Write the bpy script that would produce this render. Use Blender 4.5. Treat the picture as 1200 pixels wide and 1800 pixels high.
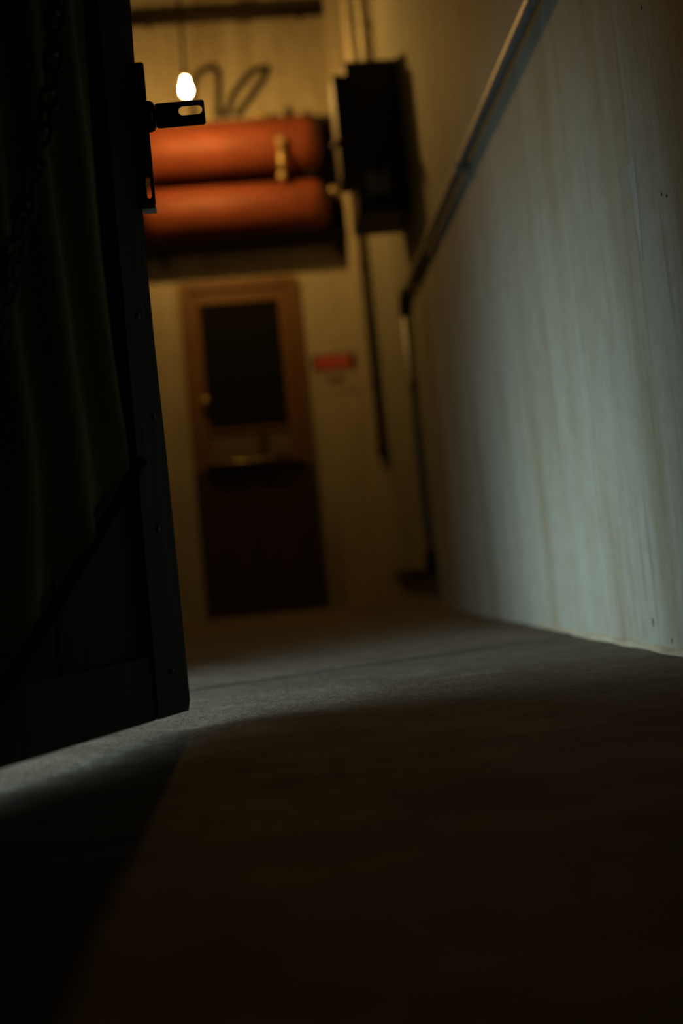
import bpy, bmesh, math, random
from mathutils import Vector, Matrix, noise
random.seed(7)
for o in list(bpy.data.objects): bpy.data.objects.remove(o)
S = bpy.context.scene
COL = S.collection
PI = math.pi

# ------------------------------------------------------------------ camera
cam_d = bpy.data.cameras.new('camera')
cam = bpy.data.objects.new('camera', cam_d); COL.objects.link(cam)
cam_d.sensor_fit = 'VERTICAL'; cam_d.sensor_height = 36.0; cam_d.sensor_width = 24.0
cam_d.lens = 35.0
R_ = Vector((0.993, -0.061, -0.097)).normalized()
F_ = Vector((0.068, 0.996, 0.060)); F_ = (F_ - F_.dot(R_) * R_).normalized()
U_ = R_.cross(F_)
m = Matrix.Identity(4)
for i in range(3):
    m[i][0] = R_[i]; m[i][1] = U_[i]; m[i][2] = -F_[i]
m[0][3], m[1][3], m[2][3] = 0.0, 0.0, 0.21
cam.matrix_world = m
cam_d.clip_start = 0.02
cam_d.dof.use_dof = True
cam_d.dof.focus_distance = 1.60
cam_d.dof.aperture_fstop = 1.35
S.camera = cam

# ------------------------------------------------------------------ world, lights, exposure
w = bpy.data.worlds.new('world'); S.world = w; w.use_nodes = True
w.node_tree.nodes['Background'].inputs[0].default_value = (0.010, 0.010, 0.010, 1)
w.node_tree.nodes['Background'].inputs[1].default_value = 0.1
S.view_settings.view_transform = 'Standard'; S.view_settings.look = 'None'
S.view_settings.gamma = 1.0; S.view_settings.use_curve_mapping = False
S.view_settings.exposure = 0.0
# flood lamp standing low on the floor of the side room, behind the open door
ld = bpy.data.lights.new('flood_lamp', 'AREA')
ld.energy = 9.0; ld.color = (0.80, 1.0, 1.03); ld.shape = 'RECTANGLE'; ld.size = 1.30; ld.size_y = 0.50
ld.spread = math.radians(80)
lo = bpy.data.objects.new('flood_lamp', ld); COL.objects.link(lo)
lo.location = (-1.15, 1.38, 0.35)
lo.rotation_euler = Vector((math.cos(.42), math.sin(.42), -.13)).to_track_quat('-Z', 'Y').to_euler()
BULB_STRENGTH = 1150.0

# ------------------------------------------------------------------ materials
def new_mat(name):
    mt = bpy.data.materials.new(name); mt.use_nodes = True
    nt = mt.node_tree
    return mt, nt, nt.nodes['Principled BSDF']
def nd(nt, typ, **kw):
    n = nt.nodes.new(typ)
    for k, v in kw.items():
        if k in n.inputs: n.inputs[k].default_value = v
        else: setattr(n, k, v)
    return n
def coords(nt, scale):
    tc = nd(nt, 'ShaderNodeTexCoord'); mp = nd(nt, 'ShaderNodeMapping')
    mp.inputs['Scale'].default_value = scale
    nt.links.new(tc.outputs['Object'], mp.inputs['Vector'])
    return mp.outputs['Vector']
def ramp(nt, fac, stops):
    r = nd(nt, 'ShaderNodeValToRGB'); e = r.color_ramp.elements
    e[0].position = stops[0][0]; e[0].color = stops[0][1]
    e[1].position = stops[-1][0]; e[1].color = stops[-1][1]
    for p, c in stops[1:-1]:
        k = e.new(p); k.color = c
    nt.links.new(fac, r.inputs['Fac']); return r.outputs['Color']
def g(v): return (v, v, v, 1)
def mix(nt, fac, a, b, blend='MIX'):
    n = nt.nodes.new('ShaderNodeMix'); n.data_type = 'RGBA'; n.blend_type = blend
    if isinstance(fac, float): n.inputs[0].default_value = fac
    else: nt.links.new(fac, n.inputs[0])
    for i, v in ((6, a), (7, b)):
        if isinstance(v, tuple): n.inputs[i].default_value = v
        else: nt.links.new(v, n.inputs[i])
    return n.outputs[2]
def nse(nt, vec, scale, detail=6, rough=.6):
    n = nd(nt, 'ShaderNodeTexNoise', Scale=scale, Detail=detail, Roughness=rough)
    nt.links.new(vec, n.inputs['Vector']); return n.outputs['Fac']
def bump(nt, p, fac, strength, dist):
    b = nd(nt, 'ShaderNodeBump', Strength=strength, Distance=dist)
    nt.links.new(fac, b.inputs['Height']); nt.links.new(b.outputs['Normal'], p.inputs['Normal'])

def plaster(name, base, stain, dark, streak=1.0, specks=False, thr=.5):
    mt, nt, p = new_mat(name)
    v1 = coords(nt, (3.2, 3.2, .22)); v2 = coords(nt, (14, 14, .55)); v3 = coords(nt, (1, 1, .55)); v0 = coords(nt, (1, 1, 1))
    s1 = ramp(nt, nse(nt, v1, 2.2), [(.40, g(0)), (.68, g(1))])
    s2 = ramp(nt, nse(nt, v2, 2.0, 5), [(.42, g(0)), (.75, g(1))])
    big = ramp(nt, nse(nt, v3, 1.3, 4), [(thr - .13, g(0)), (thr + .2, g(1))])
    c = mix(nt, s2, base, tuple(min(1, x * 1.12) for x in base[:3]) + (1,))
    st = mix(nt, s1, g(0), big, 'MIX')
    c = mix(nt, st, c, stain)
    d = ramp(nt, nse(nt, v2, 4.5, 3), [(.56, g(0)), (.78, g(.62 * streak))])
    c = mix(nt, d, c, dark)
    fine = nse(nt, v0, 26, 8, .7)
    c = mix(nt, ramp(nt, fine, [(.3, g(.30)), (.6, g(0))]), c, dark)
    if specks:
        vs = coords(nt, (1, 1, .6))
        vo = nd(nt, 'ShaderNodeTexVoronoi', Scale=13.0); nt.links.new(vs, vo.inputs['Vector'])
        sp = ramp(nt, vo.outputs['Distance'], [(.03, g(1)), (.06, g(0))])
        pick = ramp(nt, nse(nt, v0, 3.1, 2), [(.52, g(0)), (.60, g(1))])
        c = mix(nt, mix(nt, sp, g(0), pick), c, (.03, .03, .025, 1))
    nt.links.new(c, p.inputs['Base Color'])
    p.inputs['Roughness'].default_value = .72
    p.inputs['Specular IOR Level'].default_value = .25
    bump(nt, p, nse(nt, v0, 38, 9, .65), .35, .006)
    return mt
M = {}
M['wall_right'] = plaster('painted_concrete', (.335, .35, .305, 1), (.225, .18, .088, 1), (.165, .148, .10, 1), 1.15, True, .46)
M['wall_back'] = plaster('stained_plaster', (.43, .40, .31, 1), (.23, .18, .11, 1), (.15, .11, .065, 1), 1, False, .47)
M['wall_plain'] = plaster('grey_plaster', (.11, .10, .085, 1), (.08, .07, .05, 1), (.05, .045, .035, 1))
M['chase'] = plaster('cream_plaster', (.50, .46, .36, 1), (.36, .28, .17, 1), (.24, .19, .11, 1))

def concrete(name, a, b, c2):
    mt, nt, p = new_mat(name)
    v0 = coords(nt, (1, 1, 1)); v1 = coords(nt, (.7, 1.6, 1))
    c = mix(nt, ramp(nt, nse(nt, v0, 2.1, 6), [(.35, g(0)), (.65, g(1))]), a, b)
    c = mix(nt, ramp(nt, nse(nt, v1, 9, 8, .7), [(.48, g(0)), (.7, g(.75))]), c, c2)
    c = mix(nt, ramp(nt, nse(nt, v0, 60, 5, .7), [(.3, g(.45)), (.55, g(0))]), c, tuple(x * .45 for x in a[:3]) + (1,))
    nt.links.new(c, p.inputs['Base Color'])
    nt.links.new(ramp(nt, nse(nt, v0, 6, 5), [(.3, g(.72)), (.7, g(.9))]), p.inputs['Roughness'])
    p.inputs['Specular IOR Level'].default_value = .14
    h = mix(nt, .35, nse(nt, v1, 7, 9, .62), nse(nt, v0, 55, 6, .7))
    bump(nt, p, h, .75, .016)
    return mt
M['floor'] = concrete('worn_concrete', (.12, .104, .080, 1), (.17, .150, .122, 1), (.24, .218, .182, 1))
M['gap'] = concrete('joint_dirt', (.05, .04, .03, 1), (.06, .05, .04, 1), (.08, .07, .05, 1))
M['mortar'] = plaster('pale_mortar', (.38, .35, .26, 1), (.26, .22, .14, 1), (.16, .13, .08, 1))

def simple(name, col, rough=.6, metal=0.0, var=.25, scale=(1, 1, 1), ns=18, bmp=.15, spec=.4, dirt=None):
    mt, nt, p = new_mat(name)
    v = coords(nt, scale)
    dk = dirt or tuple(x * (1 - var * 1.6) for x in col)
    c = mix(nt, ramp(nt, nse(nt, v, ns, 6, .65), [(.35, g(0)), (.72, g(1))]), tuple(col) + (1,), tuple(max(0, x) for x in dk) + (1,))
    nt.links.new(c, p.inputs['Base Color'])
    p.inputs['Roughness'].default_value = rough; p.inputs['Metallic'].default_value = metal
    p.inputs['Specular IOR Level'].default_value = spec
    if bmp: bump(nt, p, nse(nt, v, ns * 2, 6, .6), bmp, .004)
    return mt
M['tank'] = simple('faded_red_paint', (.205, .048, .025), .55, 0, .3, (1.5, 4, 4), 4, .12, .22, dirt=(.125, .036, .016))
M['dark_steel'] = simple('black_steel', (.030, .032, .034), .38, .6, .3, (1, 1, 1), 30, .1, .5)
M['iron'] = simple('galvanised_steel', (.34, .36, .37), .42, .35, .25, (1, 1, 1), 22, .1)
M['box_paint'] = simple('dark_grey_enamel', (.030, .034, .036), .5, .1, .25, (1, 1, 1), 9, .08)
M['brass'] = simple('dull_brass', (.62, .50, .26), .38, .6, .25, (1, 1, 1), 25, .05)
M['pale_metal'] = simple('painted_conduit', (.58, .53, .43), .5, .1, .2, (1, 1, 1), 14, .05)
M['rubber'] = simple('black_rubber', (.010, .009, .008), .6, 0, .2, (1, 1, 1), 20, .05)
M['door_wood'] = simple('brown_varnished_wood', (.19, .09, .025), .45, 0, .3, (9, 9, .7), 5, .12)
M['door_dark'] = simple('dark_and_shaded_wood', (.05, .026, .012), .5, 0, .3, (9, 9, .7), 5, .12)  # real dark wood, plus painted shade on the lower jambs and stiles
M['old_wood'] = simple('weathered_dark_wood', (.05, .042, .03), .75, 0, .35, (12, 12, .6), 5, .5, .25)
M['red_wood'] = simple('dark_red_stained_wood', (.055, .018, .015), .75, 0, .35, (12, 12, .6), 5, .4, .25)
M['shelf_wood'] = simple('old_brown_board', (.026, .017, .010), .75, 0, .3, (.7, 9, 9), 5, .3, .25)
M['canvas'] = simple('olive_canvas', (.44, .43, .20), .9, 0, .25, (3, 3, 3), 60, .5, .1)
M['filler'] = simple('pale_filler', (.42, .44, .40), .8, 0, .2, (6, 6, 1), 6, .2, .2)
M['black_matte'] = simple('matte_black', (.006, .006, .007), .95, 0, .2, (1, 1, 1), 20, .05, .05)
M['lit_lip'] = simple('lit_lip_steel', (.55, .58, .60), .45, .2, .2)  # paler than the hasp plate: lamp light on its lip put into the colour
M['ivory'] = simple('pale_panel', (.17, .12, .06), .55, 0, .2, (1, 1, 1), 10, .05)
M['sign_white'] = simple('sign_white', (.40, .36, .27), .55, 0, .2, (1, 1, 1), 14, .05)
M['sign_black'] = simple('sign_black', (.04, .022, .016), .5, 0, .2)
M['sign_red'] = simple('sign_red', (.52, .055, .04), .5, 0, .15)
M['sign_letter'] = simple('sign_letter', (.70, .24, .19), .5, 0, .15)
M['red_grip'] = simple('dark_red_grip', (.16, .012, .010), .45, 0, .15)
mt, nt, p = new_mat('dark_glass'); M['glass'] = mt
p.inputs['Base Color'].default_value = (.012, .012, .010, 1); p.inputs['Roughness'].default_value = .12
p.inputs['Specular IOR Level'].default_value = .3
mt, nt, p = new_mat('lit_bulb_glass'); M['bulb'] = mt
p.inputs['Base Color'].default_value = (1, .9, .7, 1)
p.inputs['Emission Color'].default_value = (1.0, .53, .125, 1); p.inputs['Emission Strength'].default_value = BULB_STRENGTH

# ------------------------------------------------------------------ mesh helpers (world coordinates)
def bm_(): return bmesh.new()
def box(bm, x0, x1, y0, y1, z0, z1, bev=0.0):
    b = bmesh.new()
    vs = [b.verts.new((x, y, z)) for z in (z0, z1) for y in (y0, y1) for x in (x0, x1)]
    for f in ((0, 2, 3, 1), (4, 5, 7, 6), (0, 1, 5, 4), (2, 6, 7, 3), (0, 4, 6, 2), (1, 3, 7, 5)):
        b.faces.new([vs[i] for i in f])
    if bev: bmesh.ops.bevel(b, geom=b.edges[:], offset=bev, segments=2, affect='EDGES', profile=.5)
    join(bm, b); return bm
def join(bm, b, mat4=None):
    if mat4 is not None: bmesh.ops.transform(b, matrix=mat4, verts=b.verts[:])
    t = bpy.data.meshes.new('t'); b.to_mesh(t); b.free(); bm.from_mesh(t); bpy.data.meshes.remove(t)
def tube(bm, pts, r, seg=14, closed=False, caps=True):
    pts = [Vector(p) for p in pts]; n = len(pts); rs = r if isinstance(r, (list, tuple)) else [r] * n
    rings = []; ref = None
    for i, p in enumerate(pts):
        a = pts[i - 1] if (i > 0 or closed) else pts[i]; c = pts[(i + 1) % n] if (i < n - 1 or closed) else pts[i]
        t = (c - a).normalized()
        if ref is None: ref = Vector((0, 0, 1)) if abs(t.z) < .9 else Vector((1, 0, 0))
        u = (ref - ref.dot(t) * t).normalized(); ref = u; v = t.cross(u)
        rings.append([bm.verts.new(p + rs[i] * (math.cos(2 * PI * k / seg) * u + math.sin(2 * PI * k / seg) * v)) for k in range(seg)])
    for i in range(n if closed else n - 1):
        A, B = rings[i], rings[(i + 1) % n]
        for k in range(seg):
            f = bm.faces.new((A[k], A[(k + 1) % seg], B[(k + 1) % seg], B[k])); f.smooth = True
    if caps and not closed:
        bm.faces.new(rings[0][::-1]); bm.faces.new(rings[-1])
    return bm
def spline(pts, n=8):
    P = [Vector(p) for p in pts]; out = []
    P = [2 * P[0] - P[1]] + P + [2 * P[-1] - P[-2]]
    for i in range(1, len(P) - 2):
        for k in range(n):
            t = k / n; a, b, c, d = P[i - 1], P[i], P[i + 1], P[i + 2]
            out.append(.5 * ((2 * b) + (c - a) * t + (2 * a - 5 * b + 4 * c - d) * t * t + (3 * b - a - 3 * c + d) * t ** 3))
    out.append(P[-2]); return out
def lathe(bm, prof, c, axis='Z', seg=32):
    """prof: list of (r, h) along the axis from point c"""
    c = Vector(c); rings = []
    for r, h in prof:
        ring = []
        for k in range(seg):
            a = 2 * PI * k / seg; x, y = r * math.cos(a), r * math.sin(a)
            q = {'Z': (x, y, h), 'X': (h, x, y), 'Y': (x, h, y)}[axis]
            ring.append(bm.verts.new(c + Vector(q)))
        rings.append(ring)
    for A, B in zip(rings, rings[1:]):
        for k in range(seg):
            f = bm.faces.new((A[k], A[(k + 1) % seg], B[(k + 1) % seg], B[k])); f.smooth = True
    bm.faces.new(rings[0][::-1]); bm.faces.new(rings[-1]); return bm
def plate_slot(bm, x0, x1, z0, z1, y0, y1, sx0, sx1, sz0, sz1, vertical=False, n=8, rc=.004):
    """flat plate in the XZ plane with a rounded slot cut through it"""
    def rrect(a0, a1, b0, b1, r, n):
        pts = []
        for cx, cz, s in ((a1 - r, b1 - r, 0), (a0 + r, b1 - r, 1), (a0 + r, b0 + r, 2), (a1 - r, b0 + r, 3)):
            for k in range(n + 1):
                a = s * PI / 2 + k / n * PI / 2
                pts.append((cx + r * math.cos(a), cz + r * math.sin(a)))
        return pts
    out = rrect(x0, x1, z0, z1, rc, n); inn = rrect(sx0, sx1, sz0, sz1, min(sx1 - sx0, sz1 - sz0) / 2 * .98, n)
    N = len(out); L = []
    for y in (y0, y1):
        L.append(([bm.verts.new((x, y, z)) for x, z in out], [bm.verts.new((x, y, z)) for x, z in inn]))
    for k in range(N):
        j = (k + 1) % N
        bm.faces.new((L[0][0][k], L[0][0][j], L[0][1][j], L[0][1][k]))
        bm.faces.new((L[1][0][j], L[1][0][k], L[1][1][k], L[1][1][j]))
        bm.faces.new((L[0][0][j], L[0][0][k], L[1][0][k], L[1][0][j]))
        bm.faces.new((L[0][1][k], L[0][1][j], L[1][1][j], L[1][1][k]))
    return bm
WL = {}
def empty(name, loc, label=None, cat=None, group=None, kind=None):
    o = bpy.data.objects.new(name, None); COL.objects.link(o); o.location = loc; o.empty_display_size = .1
    WL[o] = Vector(loc); tag(o, label, cat, group, kind); return o
def tag(o, label=None, cat=None, group=None, kind=None):
    for k, v in (('label', label), ('category', cat), ('group', group), ('kind', kind)):
        if v: o[k] = v
    return o
def obj(name, bm, mat, parent=None, loc=None, label=None, cat=None, group=None, kind=None):
    bmesh.ops.recalc_face_normals(bm, faces=bm.faces[:])
    base = WL[parent] if parent else Vector(loc or (0, 0, 0))
    bmesh.ops.translate(bm, verts=bm.verts[:], vec=-base)
    me = bpy.data.meshes.new(name); bm.to_mesh(me); bm.free(); me.materials.append(M[mat])
    o = bpy.data.objects.new(name, me); COL.objects.link(o); WL[o] = base
    if parent: o.parent = parent
    else: o.location = base
    tag(o, label, cat, group, kind); return o

# ------------------------------------------------------------------ the setting
XR, XL, YB, H = 0.71, -0.66, 6.10, 4.35
def jy(x): return 2.155 + .385 * x            # line of the joint that crosses the floor
fl = obj('floor', box(bm_(), -3.2, .95, -1.5, 6.4, -.12, -.014), 'gap', kind='structure')
def relief(x, y):
    a = noise.fractal((x * 5.5 + 3, y * 9, 1.7), 1.0, 2.1, 5); b = noise.fractal((x * 24, y * 34, 9.1), .9, 2.2, 3)
    return .0030 * a + .0011 * b
def slab(y_of0, y_of1, top, ny, name='slab'):
    bm = bm_(); xs = [-3.2, -2.4, -1.7, -1.2] + [-.9 + k * .0135 for k in range(122)] + [.82, .95]; rows = []
    for j in range(ny + 1):
        row = []
        for x in xs:
            a, b = y_of0(x), y_of1(x); t = j / ny; y = a + (b - a) * t
            e = min(1.0, min(y - a, b - y) / .02 + .25)
            row.append(bm.verts.new((x, y, top + relief(x, y) * e - (.003 if j in (0, ny) else 0) - .0015)))
        rows.append(row)
    for A, B in zip(rows, rows[1:]):
        for k in range(len(xs) - 1):
            f = bm.faces.new((A[k], A[k + 1], B[k + 1], B[k])); f.smooth = True
    lo0 = [bm.verts.new((v.co.x, v.co.y, -.016)) for v in rows[0]]; lo1 = [bm.verts.new((v.co.x, v.co.y, -.016)) for v in rows[-1]]
    for k in range(len(xs) - 1):
        bm.faces.new((lo0[k], lo0[k + 1], rows[0][k + 1], rows[0][k])); bm.faces.new((rows[-1][k], rows[-1][k + 1], lo1[k + 1], lo1[k]))
    obj(name, bm, 'floor', fl)
slab(lambda x: -1.5, lambda x: jy(x) - .005, 0.0, 300)
slab(lambda x: jy(x) + .005, lambda x: 6.4, 0.005, 220)

wr = obj('wall_right', box(bm_(), XR, XR + .2, -1.5, 6.3, -.01, H), 'wall_right', kind='structure')
obj('wall_back', box(bm_(), -3.2, XR + .2, YB, YB + .2, -.01, H), 'wall_back', kind='structure')
obj('ceiling', box(bm_(), -3.3, XR + .2, -1.6, YB + .2, H, H + .15), 'wall_plain', kind='structure')
obj('wall_left', box(bm_(), XL - .14, XL, 2.24, YB, 0, H), 'wall_plain', kind='structure')
obj('wall_left_near', box(bm_(), XL - .14, XL, -1.5, .50, 0, H), 'wall_plain', kind='structure')
obj('wall_left_upper', box(bm_(), XL - .14, XL, .50, 2.24, 2.08, H), 'wall_plain', kind='structure')
obj('wall_front', box(bm_(), -3.3, XR + .2, -1.65, -1.5, -.01, H), 'wall_plain', kind='structure')
obj('wall_side_room', box(bm_(), -3.3, -3.15, -1.5, YB + .2, -.01, H), 'wall_plain', kind='structure')
# pale pipe chase in the far right corner
obj('trim_1', box(bm_(), .600, XR, 5.86, YB, 0, H, .004), 'chase', kind='structure')
# crumbling mortar edge where the right wall meets the floor
bm = bm_(); N = 220; rows = []
for i in range(N):
    y = .3 + i * (2.75 - .3) / (N - 1)
    a = .006 + .010 * max(0, noise.noise((y * 9, 0, 3)) + .35); b = .008 + .012 * max(0, noise.noise((y * 14, 5, 1)) + .3)
    rows.append([bm.verts.new(q) for q in ((XR + .003, y, 0), (XR - a, y, 0), (XR - a * .6, y, b * .7), (XR + .003, y, b + .004))])
for A, B in zip(rows, rows[1:]):
    for k in range(3): bm.faces.new((A[k], A[k + 1], B[k + 1], B[k]))
bm.faces.new(rows[0][::-1]); bm.faces.new(rows[-1])
obj('trim_2', bm, 'mortar', kind='structure')
# long pale filler patch and chipped holes on the right wall
bm = bm_(); zs = [.905, .89, .85, .80, .76, .72]; wd = [.0150, .0155, .0135, .011, .008, .004]; v = []
for x in (XR + .002, XR - .0006):
    v.append([(bm.verts.new((x, 1.745 + wz, z)), bm.verts.new((x, 1.745 - wz, z))) for z, wz in zip(zs, wd)])
for k in range(5):
    A = v[1]; bm.faces.new((A[k][0], A[k][1], A[k + 1][1], A[k + 1][0]))
    for s in (0, 1): bm.faces.new((v[0][k][s], v[1][k][s], v[1][k + 1][s], v[0][k + 1][s]))
bm.faces.new((v[0][0][0], v[0][0][1], v[1][0][1], v[1][0][0]))
obj('filler_patch', bm, 'filler', wr)
def chip(y, z, ry, rz):
    bm = bm_(); n = 9
    ring = [bm.verts.new((XR - .0012, y + ry * math.cos(2 * PI * k / n) * random.uniform(.7, 1.1), z + rz * math.sin(2 * PI * k / n) * random.uniform(.8, 1.1))) for k in range(n)]
    back = [bm.verts.new((XR + .001, q.co.y, q.co.z)) for q in ring]
    bm.faces.new(ring)
    for k in range(n): bm.faces.new((ring[k], ring[(k + 1) % n], back[(k + 1) % n], back[k]))
    obj('chip', bm, 'rubber', wr)
chip(1.622, 1.128, .0022, .0055); chip(1.612, 1.142, .002, .004)
chip(1.63, .80, .0015, .003); chip(1.61, .79, .0015, .003); chip(1.90, .055, .002, .008)

# ---- far door in the back wall
dr = empty('door_1', (-.09, YB - .03, 0), 'brown wooden door with dark glass upper pane under the red tanks', None, None, 'structure')
yf = YB
for x0, x1 in ((-.455, -.395), (.21, .27)):
    obj('jamb', box(bm_(), x0, x1, yf - .045, yf, .90, 2.068, .004), 'door_wood', dr)
    obj('shaded_lower_jamb', box(bm_(), x0, x1, yf - .045, yf, 0, .90, .004), 'door_dark', dr)  # shade below the ledge painted as a darker jamb colour
obj('head', box(bm_(), -.395, .21, yf - .045, yf, 2.005, 2.068, .004), 'door_wood', dr)
for x0, x1 in ((-.390, -.345), (.142, .205)):
    obj('stile', box(bm_(), x0, x1, yf - .030, yf, .90, 2.0, .003), 'door_wood', dr)
    obj('shaded_lower_stile', box(bm_(), x0, x1, yf - .030, yf, .01, .90, .003), 'door_dark', dr)  # same ledge shade put into the stile colour
obj('top_rail', box(bm_(), -.345, .142, yf - .030, yf, 1.925, 2.0, .003), 'door_wood', dr)
obj('middle_rail', box(bm_(), -.345, .142, yf - .030, yf, 1.125, 1.145, .003), 'door_wood', dr)
obj('pane', box(bm_(), -.345, .142, yf - .012, yf, 1.145, 1.925), 'glass', dr)
for x0, x1 in ((-.345, -.045), (.000, .142)): obj('small_panel', box(bm_(), x0, x1, yf - .016, yf, .975, 1.125, .004), 'ivory', dr)
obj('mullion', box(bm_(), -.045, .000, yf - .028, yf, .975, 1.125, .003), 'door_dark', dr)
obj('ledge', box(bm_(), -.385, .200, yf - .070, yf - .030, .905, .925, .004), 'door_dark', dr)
obj('push_bar', tube(bm_(), [(-.375, yf - .075, .936), (.03, yf - .075, .936)], .013, 14), 'brass', dr)
for x in (-.36, .015): obj('bar_post', box(bm_(), x - .01, x + .01, yf - .075, yf - .028, .926, .946, .002), 'brass', dr)
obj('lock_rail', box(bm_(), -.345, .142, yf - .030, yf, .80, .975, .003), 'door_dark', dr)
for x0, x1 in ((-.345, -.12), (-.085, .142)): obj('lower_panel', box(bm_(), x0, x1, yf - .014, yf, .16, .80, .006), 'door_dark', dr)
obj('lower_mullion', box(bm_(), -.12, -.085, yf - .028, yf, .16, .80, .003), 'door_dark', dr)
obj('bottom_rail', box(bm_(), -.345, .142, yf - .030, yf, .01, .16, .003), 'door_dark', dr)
obj('knob', lathe(bm_(), [(.005, 0), (.012, -.003), (.009, -.02), (.02, -.03), (.024, -.042), (.018, -.054), (.002, -.058)], (-.355, yf - .03, 1.325), 'Y', 16), 'brass', dr)

# ---- near door, standing ajar on the left
E0 = Vector((-.154, 1.527, 0)); D_ = Vector((-.443, -.896, 0)).normalized(); N_ = Vector((.896, -.443, 0)).normalized()
def dp(s, n, z): return E0 + D_ * s + N_ * n + Vector((0, 0, z))
def dbox(s0, s1, n0, n1, z0, z1, bev=.002):
    b = box(bm_(), s0, s1, n0, n1, z0, z1, bev)
    for v in b.verts: v.co = dp(*v.co)
    return b
d2 = empty('door_2', dp(.5, 0, .0), 'dark weathered plank door standing ajar with steel hasp', None, None, 'structure')
# free stile: slightly bowed edge and a chamfered bottom corner
bm = bm_(); prof = [(.026, -.001), (.040, -.007), (.12, -.006), (.221, -.005), (.40, -.002), (.50, .002), (.591, .005), (.70, .007), (.79, .006), (.92, 0), (1.04, -.008), (1.143, -.011), (1.5, -.012), (2.04, -.012)]
sect = []
for z, s in prof:
    sect.append([bm.verts.new(dp(*q)) for q in ((s, -.004, z), (s + .004, 0, z), (.083, 0, z), (.083, -.04, z), (s, -.04, z))])
for A, B in zip(sect, sect[1:]):
    for k in range(5): bm.faces.new((A[k], A[(k + 1) % 5], B[(k + 1) % 5], B[k]))
bm.faces.new(sect[0][::-1]); bm.faces.new(sect[-1])
obj('stile', bm, 'old_wood', d2)
obj('stile', dbox(1.03, 1.11, -.04, 0, .025, 2.04), 'old_wood', d2)
obj('bottom_rail', dbox(.0835, 1.0295, -.04, -.004, .025, .115), 'old_wood', d2)
obj('top_rail', dbox(.0835, 1.0295, -.04, -.004, 1.94, 2.04), 'old_wood', d2)
pw = (1.0295 - .0835) / 5
for k in range(5):
    obj('plank', dbox(.0835 + k * pw + .001, .0835 + (k + 1) * pw - .001, -.034, -.014 - .001 * (k % 2), .1155, 1.9395), 'red_wood', d2)
# black diagonal rod added as the shade along the canvas hem
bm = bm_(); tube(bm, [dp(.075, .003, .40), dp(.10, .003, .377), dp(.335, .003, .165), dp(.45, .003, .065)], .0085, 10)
obj('hem_shade_rod', bm, 'black_matte', d2, label='dark diagonal rod standing in for the canvas hem shade')
for s, z in ((.04, .09), (.045, .30), (.03, .47), (.05, .62)):
    bm = bm_(); lathe(bm, [(.004, -.002), (.0045, .0015), (.002, .0025)], (0, 0, 0), 'Y', 10)
    for v in bm.verts: c = v.co.copy(); v.co = dp(s + c.x, c.y, z + c.z)
    obj('nail_head', bm, 'dark_steel', d2)
# hasp: long slotted plate on the door edge, knuckle, and a slotted strap sticking out
hp = obj('hasp_plate', plate_slot(bm_(), -.172, -.1375, .800, 1.029, 1.516, 1.5195, -.1495, -.1425, .812, .846), 'dark_steel', d2, label='long slotted black steel hasp plate')
obj('plate_lip', box(bm_(), -.158, -.1378, 1.508, 1.530, .7925, .8005, .001), 'lit_lip', hp)
for x, z in ((-.163, .99), (-.163, .93), (-.1635, .86)):
    obj('screw', lathe(bm_(), [(.0045, 0), (.0045, -.002), (.002, -.0035)], (x, 1.516, z), 'Y', 10), 'dark_steel', hp)
kn = bm_()
tube(kn, [(-.1335, 1.514, .919), (-.1335, 1.514, .931)], .0062, 12); tube(kn, [(-.1335, 1.514, .9495), (-.1335, 1.514, .9615)], .0062, 12)
box(kn, -.150, -.1315, 1.511, 1.517, .916, .9645, .001)
kn = obj('hinge_knuckle', kn, 'dark_steel', d2)
obj('hinge_pin', tube(bm_(), [(-.1285, 1.514, .921), (-.1285, 1.514, .958)], .0028, 10), 'iron', kn)
bm = plate_slot(bm_(), -.1255, -.0495, .9205, .9595, 1.512, 1.515, -.090, -.0530, .9370, .9522)
for v in bm.verts: v.co.z += (v.co.x + .125) * .02
st = obj('hasp_strap', bm, 'dark_steel', d2, label='black hasp strap with a rounded slot')
for zz in (.9255, .9555):
    bm = bm_(); tube(bm, [(-.113, 1.512, zz), (-.055, 1.512, zz + .0012)], .0014, 8); obj('rib', bm, 'iron', st)
obj('link_bar', box(bm_(), -.1295, -.1235, 1.511, 1.516, .931, .9495, .001), 'dark_steel', st)

# ------------------------------------------------------------------ objects
# canvas hung over the near door
bm = bm_(); NS, NZ = 90, 60; gridv = []
hem = [(.150, .37), (.164, .357), (.245, .276), (.332, .195), (.416, .144), (.60, .06), (.82, .05)]
def hemz(s):
    for (a, za), (b, zb) in zip(hem, hem[1:]):
        if s <= b: return za + (zb - za) * (s - a) / (b - a)
    return hem[-1][1]
for i in range(NS + 1):
    col = []
    for j in range(NZ + 1):
        t = j / NZ; s0 = .153 + .6 * i / NS
        zt = 1.55; z = hemz(s0) + .012 + (zt - hemz(s0) - .012) * t
        edge = .010 * math.exp(-((z - .40) / .08) ** 2) - .006 * math.sin(z * 4)
        s = s0 + (-edge) * (1 - i / NS)
        ph = s0 * 75 + 1.2 * math.sin(z * 2.1 + s0 * 9) + 2 * noise.noise((s0 * 6, z * 1.3, 2))
        n = .024 + .009 * math.sin(ph) + .006 * noise.noise((s0 * 20, z * 3, 7)) + .01 * math.exp(-((z - hemz(s0)) / .05) ** 2) * math.sin(ph * .7)
        n = max(n, .0115)
        col.append(bm.verts.new(dp(s, n, z)))
    gridv.append(col)
for i in range(NS):
    for j in range(NZ):
        f = bm.faces.new((gridv[i][j], gridv[i + 1][j], gridv[i + 1][j + 1], gridv[i][j + 1])); f.smooth = True
bmesh.ops.solidify(bm, geom=bm.faces[:], thickness=.0015)
cv = empty('canvas_curtain', dp(.45, .024, .05), 'olive canvas curtain hanging in folds over the near door', 'curtain')
obj('fabric', bm, 'canvas', cv)
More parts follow.
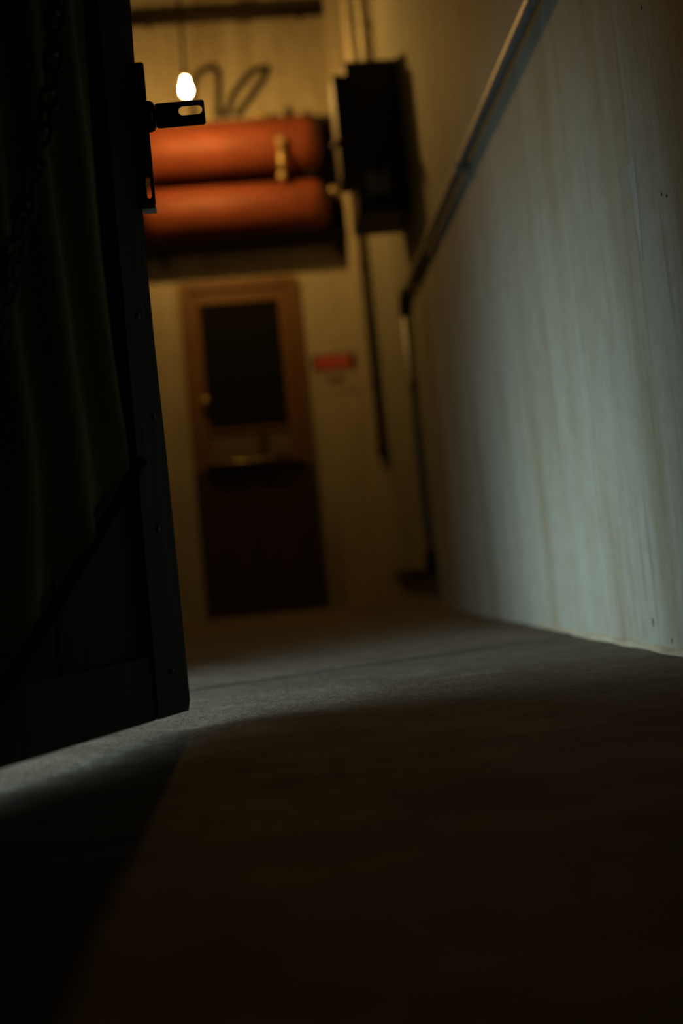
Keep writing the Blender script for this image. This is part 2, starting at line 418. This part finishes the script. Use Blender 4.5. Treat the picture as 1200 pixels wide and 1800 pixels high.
obj('curtain_rod', tube(bm_(), [dp(.12, .026, 1.565), dp(.80, .026, 1.565)], .011, 12), 'dark_steel', cv)
for s in (.13, .79): obj('rod_bracket', dbox(s - .012, s + .012, .0, .03, 1.545, 1.585), 'dark_steel', cv)

# chain hanging in front of the canvas
cp = spline([dp(.245, .055, 1.36), dp(.255, .058, 1.12), dp(.270, .060, .98), dp(.290, .060, .865), dp(.325, .060, .765), dp(.370, .060, .660), dp(.415, .060, .545), (dp(.475, .06, .43)), dp(.55, .06, .33), dp(.64, .05, .27)], 30)
PITCH = .0292
ch = empty('chain', dp(.42, .06, .3), 'black steel link chain slung in front of the olive curtain', 'chain')
def link_mesh():
    bm = bm_(); pts = []; hl, hw = .0100, .0108
    for k in range(24):
        a = 2 * PI * k / 24
        pts.append((hw * math.cos(a), 0, hw * math.sin(a) + (hl * (1 if math.sin(a) >= 0 else -1)) * .72))
    tube(bm, pts, .0037, 8, closed=True)
    me = bpy.data.meshes.new('link'); bm.to_mesh(me); bm.free(); me.materials.append(M['dark_steel']); return me
lm = link_mesh(); acc = 0; k = 0; last = cp[0]
for a, b in zip(cp, cp[1:]):
    acc += (b - a).length
    if acc >= PITCH:
        acc -= PITCH
        t = (a - b).normalized(); ang = (PI / 2 if k % 2 else 0) + .35 + random.uniform(-.15, .15)
        x = (D_ - D_.dot(t) * t).normalized(); y = t.cross(x)
        x2 = x * math.cos(ang) + y * math.sin(ang); y2 = t.cross(x2)
        o = bpy.data.objects.new('link', lm); COL.objects.link(o); o.parent = ch
        mm = Matrix.Identity(4)
        for i in range(3): mm[i][0] = x2[i]; mm[i][1] = y2[i]; mm[i][2] = t[i]
        mm.translation = b - WL[ch]; o.matrix_local = mm; k += 1
for q, nm in ((cp[0], 'hook'), (cp[-1], 'hook')):
    bm = bm_(); tube(bm, spline([q + Vector((0, 0, -.004)), q + N_ * .006 + Vector((0, 0, .008)), q + Vector((0, 0, .02)), q - N_ * .022 + Vector((0, 0, .02)), q - N_ * .068 + Vector((0, 0, .02))], 5), .004, 8)
    obj('hook', bm, 'dark_steel', ch)

# pendant bulb
BX, BY, BZ = -.255, 5.13, 2.826
pb = empty('pendant_bulb', (BX, BY, BZ - .05), 'glowing bare light bulb hanging on a thin cord', 'light bulb')
obj('bulb', lathe(bm_(), [(.001, -.042), (.012, -.039), (.020, -.031), (.0235, -.018), (.0235, -.008), (.021, .004), (.0145, .022), (.0105, .036), (.0100, .048)], (BX, BY, BZ), 'Z', 28), 'bulb', pb)
obj('socket', lathe(bm_(), [(.013, .049), (.017, .050), (.018, .085), (.012, .100), (.006, .112)], (BX, BY, BZ), 'Z', 20), 'rubber', pb)
obj('cord', tube(bm_(), spline([(BX, BY, BZ + .11), (BX + .004, BY, BZ + .5), (BX, BY, BZ + 1.1), (BX, BY, H - .02)], 6), .0085, 8), 'rubber', pb)
obj('ceiling_rose', lathe(bm_(), [(.012, -.045), (.05, -.02), (.055, 0)], (BX, BY, H), 'Z', 20), 'rubber', pb)

# shelf with two tanks
SZ = 2.275
sh = empty('tank_shelf', (-.02, 5.98, SZ - .03), 'dark board shelf on brackets carrying the red tanks', 'shelf')
obj('board', box(bm_(), -.64, .590, 5.895, YB, SZ - .022, SZ, .003), 'shelf_wood', sh)
obj('front_lip', box(bm_(), -.64, .590, 5.883, 5.895, SZ - .024, SZ, .002), 'black_matte', sh)
for x in (-.52, .565):
    bm = bm_(); box(bm, x - .012, x + .012, YB - .014, YB, SZ - .115, SZ - .03, .002); box(bm, x - .012, x + .012, 5.93, YB - .014, SZ - .044, SZ - .03, .002)
    tube(bm, [(x, YB - .012, SZ - .105), (x, 5.97, SZ - .04)], .007, 8); obj('bracket', bm, 'dark_steel', sh)
obj('backboard', box(bm_(), -.64, .600, 6.120 - .028, YB, SZ, 3.085, .002), 'shelf_wood', sh, label='dark backboard behind the tanks')
for x in (-.58, .40):
    bm = bm_(); box(bm, x - .02, x + .02, 5.90, 6.092, 2.632, 2.656, .002)
    tube(bm, [(x, 6.085, 2.55), (x, 5.98, 2.637)], .008, 8); obj('cradle', bm, 'rubber', sh)
def tank(zc, r, x0, x1, label):
    t = empty('gas_tank', ((x0 + x1) / 2, 5.920, zc - r), label, 'tank', 'red tanks on the shelf')
    L = x1 - x0; pr = []; dome = .085
    for k in range(9):
        a = k / 8 * PI / 2; pr.append((max(.004, r * math.sin(a) ** .8), dome * (1 - math.cos(a))))
    pr += [(r, dome + .03), (r, L / 2)]
    pr = pr + [(q[0], L - q[1]) for q in pr[-2::-1]]
    obj('body', lathe(bm_(), pr, (x0, 5.920, zc), 'X', 48), 'tank', t)
    for xx in (x0 + .115, x1 - .115): obj('weld_band', lathe(bm_(), [(r + .0005, 0), (r + .003, .003), (r + .003, .013), (r + .0005, .016)], (xx, 5.920, zc), 'X', 48), 'tank', t)
    return t
tu = tank(2.826, .167, -.645, .488, 'upper of the two red steel tanks')
tl = tank(2.436, .160, -.645, .500, 'lower of the two red steel tanks resting on the shelf board')
def fitting(parent, x, z0, big, mat):
    obj('valve', lathe(bm_(), [(.014, 0), (.014, .020), (big, .023), (big, .058), (.014, .061), (.014, .074), (.004, .078)], (x, 5.93, z0), 'Z', 12), mat, parent)
fitting(tu, .137, 2.992, .030, 'brass'); fitting(tu, .317, 2.994, .028, 'dark_steel')
obj('end_valve', lathe(bm_(), [(.02, 0), (.02, .02), (.030, .021), (.030, .052), (.018, .053), (.018, .075)], (.499, 5.920, 2.525), 'X', 14), 'brass', tl)
# copper link between the tanks
cn = empty('link_pipe', (.235, 5.77, 2.6), 'short vertical brass pipe joining the two red tanks', 'pipe')
obj('pipe', tube(bm_(), [(.238, 5.735, 2.765), (.230, 5.750, 2.585)], .0165, 14), 'brass', cn)
bm = bm_(); lathe(bm, [(.006, .03), (.022, .02), (.027, 0), (.027, -.02), (.018, -.035)], (.238, 5.742, 2.775), 'Y', 16); obj('upper_elbow', bm, 'brass', cn)
bm = bm_(); lathe(bm, [(.006, .0), (.022, .012), (.024, .03), (.016, .045)], (.229, 5.752, 2.545), 'Z', 16); obj('lower_union', bm, 'brass', cn)

# black hoses looping up from the tanks
def hose(pts, r, label):
    h = empty('rubber_hose', pts[0], label, 'hose', 'black hoses above the tanks')
    obj('tube', tube(bm_(), spline(pts, 8), r, 12), 'rubber', h)
    for q in (pts[0], pts[-1]): obj('ferrule', lathe(bm_(), [(.0215, -.004), (.0225, .03), (.019, .034)], q, 'Z', 14), 'dark_steel', h)
HY = 6.072
def hz(l): return [(x * 1.012, HY, .21 + (z - .21) * 1.012) for x, z in l]
hose(hz([(-.262, 3.075), (-.262, 3.18), (-.240, 3.315), (-.186, 3.373), (-.122, 3.392), (-.093, 3.345), (-.100, 3.22), (-.118, 3.075)]), .0185, 'short arched black hose beside the light bulb')
hose(hz([(-.064, 3.075), (-.048, 3.13), (-.007, 3.216), (.05, 3.285), (.11, 3.343), (.165, 3.362), (.196, 3.345), (.185, 3.305), (.150, 3.262), (.085, 3.18), (.025, 3.110), (.005, 3.075)]), .0185, 'narrow slanted loop of black hose above the upper tank')
bm = bm_(); tube(bm, [(.175, HY, 3.38), (.222, HY, 3.408)], .017, 10)
h = empty('hose_clip', (.20, HY, 3.39), 'dark clip at the top of the slanted hose loop', 'clip'); obj('clip', bm, 'dark_steel', h); obj('clip_stud', tube(bm_(), [(.20, HY, 3.395), (.20, YB, 3.395)], .008, 8), 'dark_steel', h)

# dark pipe across the top of the back wall
tp = empty('overhead_pipe', (0, 6.03, 3.70), 'dark pipe running along the back wall above the hoses', 'pipe')
obj('pipe', tube(bm_(), [(XL, 6.03, 3.735), (.60, 6.03, 3.735)], .036, 16), 'shelf_wood', tp)
obj('coupling', lathe(bm_(), [(.037, 0), (.046, .004), (.046, .09), (.037, .094)], (.06, 6.03, 3.735), 'X', 18), 'shelf_wood', tp)
for x in (-.5, .45): obj('bracket', box(bm_(), x - .015, x + .015, 6.0, YB, 3.71, 3.76, .003), 'dark_steel', tp)

# switch box on the right wall
sb = empty('switch_box', (.60, 4.4, 1.64), 'dark steel switch box on the right wall with red lever', 'switch box')
obj('body', box(bm_(), .484, .7095, 4.20, 4.50, 1.745, 2.425, .006), 'box_paint', sb)
fc = obj('front_housing', box(bm_(), .426, .4838, 4.205, 4.40, 1.915, 2.370, .006), 'box_paint', sb)
obj('lid', box(bm_(), .496, .680, 4.190, 4.1995, 1.765, 2.405, .003), 'box_paint', sb)
bm = bm_(); tube(bm, [(.455, 4.195, 2.075), (.432, 4.188, 2.062), (.396, 4.20, 2.045)], [.016, .015, .011], 10); obj('lever', bm, 'red_grip', sb)
bm = bm_(); tube(bm, [(.60, 4.195, 1.99), (.60, 4.11, 1.93), (.61, 3.99, 1.80)], [.012, .010, .009], 10); obj('pull_handle', bm, 'dark_steel', sb)
obj('label_plate', box(bm_(), .53, .63, 4.187, 4.190, 1.82, 1.92, .001), 'iron', sb)
for z in (1.80, 2.05, 2.34): obj('lid_screw', lathe(bm_(), [(.007, 0), (.007, -.003), (.003, -.005)], (.505, 4.19, z), 'Y', 10), 'iron', sb)
# vertical conduits feeding the box from above
for x, y, r, lb in ((.672, 4.78, .029, 'pale conduit rising just above the switch box, nearest the camera'), (.672, 5.40, .031, 'pale conduit rising closest to the corner chase')):
    c = empty('riser_conduit', (x, y, 2.43), lb, 'conduit', 'pale riser conduits on the right wall')
    z0 = 2.30 if y > 4.7 else 2.43
    obj('pipe', tube(bm_(), [(x, y, z0), (x, y, H)], r, 18), 'pale_metal', c)
    for z in (2.9, 3.6): obj('strap', box(bm_(), x - r - .003, XR, y - .012, y + .012, z, z + .025, .002), 'pale_metal', c)
# dark conduit going down the corner, ended by a cap
dc = empty('drop_conduit', (.665, 5.82, .88), 'thin dark conduit ending in a black cap in the far corner', 'conduit')
obj('pipe', tube(bm_(), [(.668, 5.838, 2.75), (.668, 5.838, .93)], .018, 14), 'shelf_wood', dc)
obj('end_cap', lathe(bm_(), [(.012, 0), (.027, .006), (.028, .055), (.020, .075)], (.668, 5.83, .87), 'Z', 16), 'rubber', dc)
for z in (1.3, 2.0): obj('strap', box(bm_(), .645, .692, 5.815, 5.86, z, z + .02, .002), 'dark_steel', dc)

# conduit along the right wall
wc = empty('steel_conduit', (.69, 4.5, .18), 'steel conduit running along the right wall then down to the floor', 'conduit')
xr = .686; r = .0165; zr = 1.452; yv = 4.51
obj('horizontal_run', tube(bm_(), [(xr, yv - .06, zr), (xr, -1.5, zr)], r, 18), 'iron', wc)
obj('vertical_drop', tube(bm_(), [(xr, yv, zr - .06), (xr, yv, .25)], r, 18), 'iron', wc)
bm = bm_(); tube(bm, [(xr, yv - .09, zr), (xr, yv - .05, zr), (xr, yv - .015, zr - .015), (xr, yv, zr - .05), (xr, yv, zr - .10)], .022, 16); obj('upper_elbow', bm, 'dark_steel', wc)
bm = bm_(); tube(bm, [(xr, yv, .27), (xr, yv, .22), (xr, yv + .015, .185), (xr, yv + .05, .17), (xr, yv + .09, .17)], .022, 16); obj('lower_elbow', bm, 'dark_steel', wc)
obj('low_run', tube(bm_(), [(xr, yv + .07, .17), (xr, 5.86, .17)], r, 16), 'dark_steel', wc)
for y in (.9, 2.0, 3.05): 
    o = obj('clamp', box(bm_(), xr - .0195, XR - .001, y - .011, y + .011, zr - .020, zr + .020, .004), 'iron', wc)
for z in (.6, 1.02): obj('clamp', box(bm_(), xr - .0195, XR - .001, yv - .02, yv + .02, z, z + .022, .004), 'iron', wc)

# warning sign beside the far door
sg = empty('warning_sign', (.455, YB - .005, 1.30), 'small warning sign with red header beside the far door', 'sign')
obj('board', box(bm_(), .318, .590, YB - .003, YB, 1.300, 1.560, .002), 'sign_white', sg)
hd = obj('header', box(bm_(), .318, .590, YB - .006, YB - .003, 1.462, 1.560, .001), 'sign_black', sg)
obj('red_field', box(bm_(), .345, .555, YB - .008, YB - .006, 1.470, 1.553, .001), 'sign_red', hd)
tc = bpy.data.curves.new('lettering', 'FONT'); tc.body = 'DANGER'; tc.size = .058; tc.align_x = 'CENTER'; tc.align_y = 'CENTER'; tc.extrude = .0006
to = bpy.data.objects.new('tmp', tc); COL.objects.link(to); dg = bpy.context.evaluated_depsgraph_get()
me = bpy.data.meshes.new_from_object(to.evaluated_get(dg)); bpy.data.objects.remove(to)
me.transform(Matrix.Translation(Vector((.45, YB - .0086, 1.512)) - WL[sg]) @ Matrix.Rotation(PI / 2, 4, 'X'))
me.materials.clear(); me.materials.append(M['sign_letter'])
o = bpy.data.objects.new('lettering', me); COL.objects.link(o); o.parent = hd
for z0, a, b in ((1.405, .40, .515), (1.385, .415, .50)):
    obj('text_line', box(bm_(), a, b, YB - .0042, YB - .003, z0, z0 + .012), 'sign_black', sg)
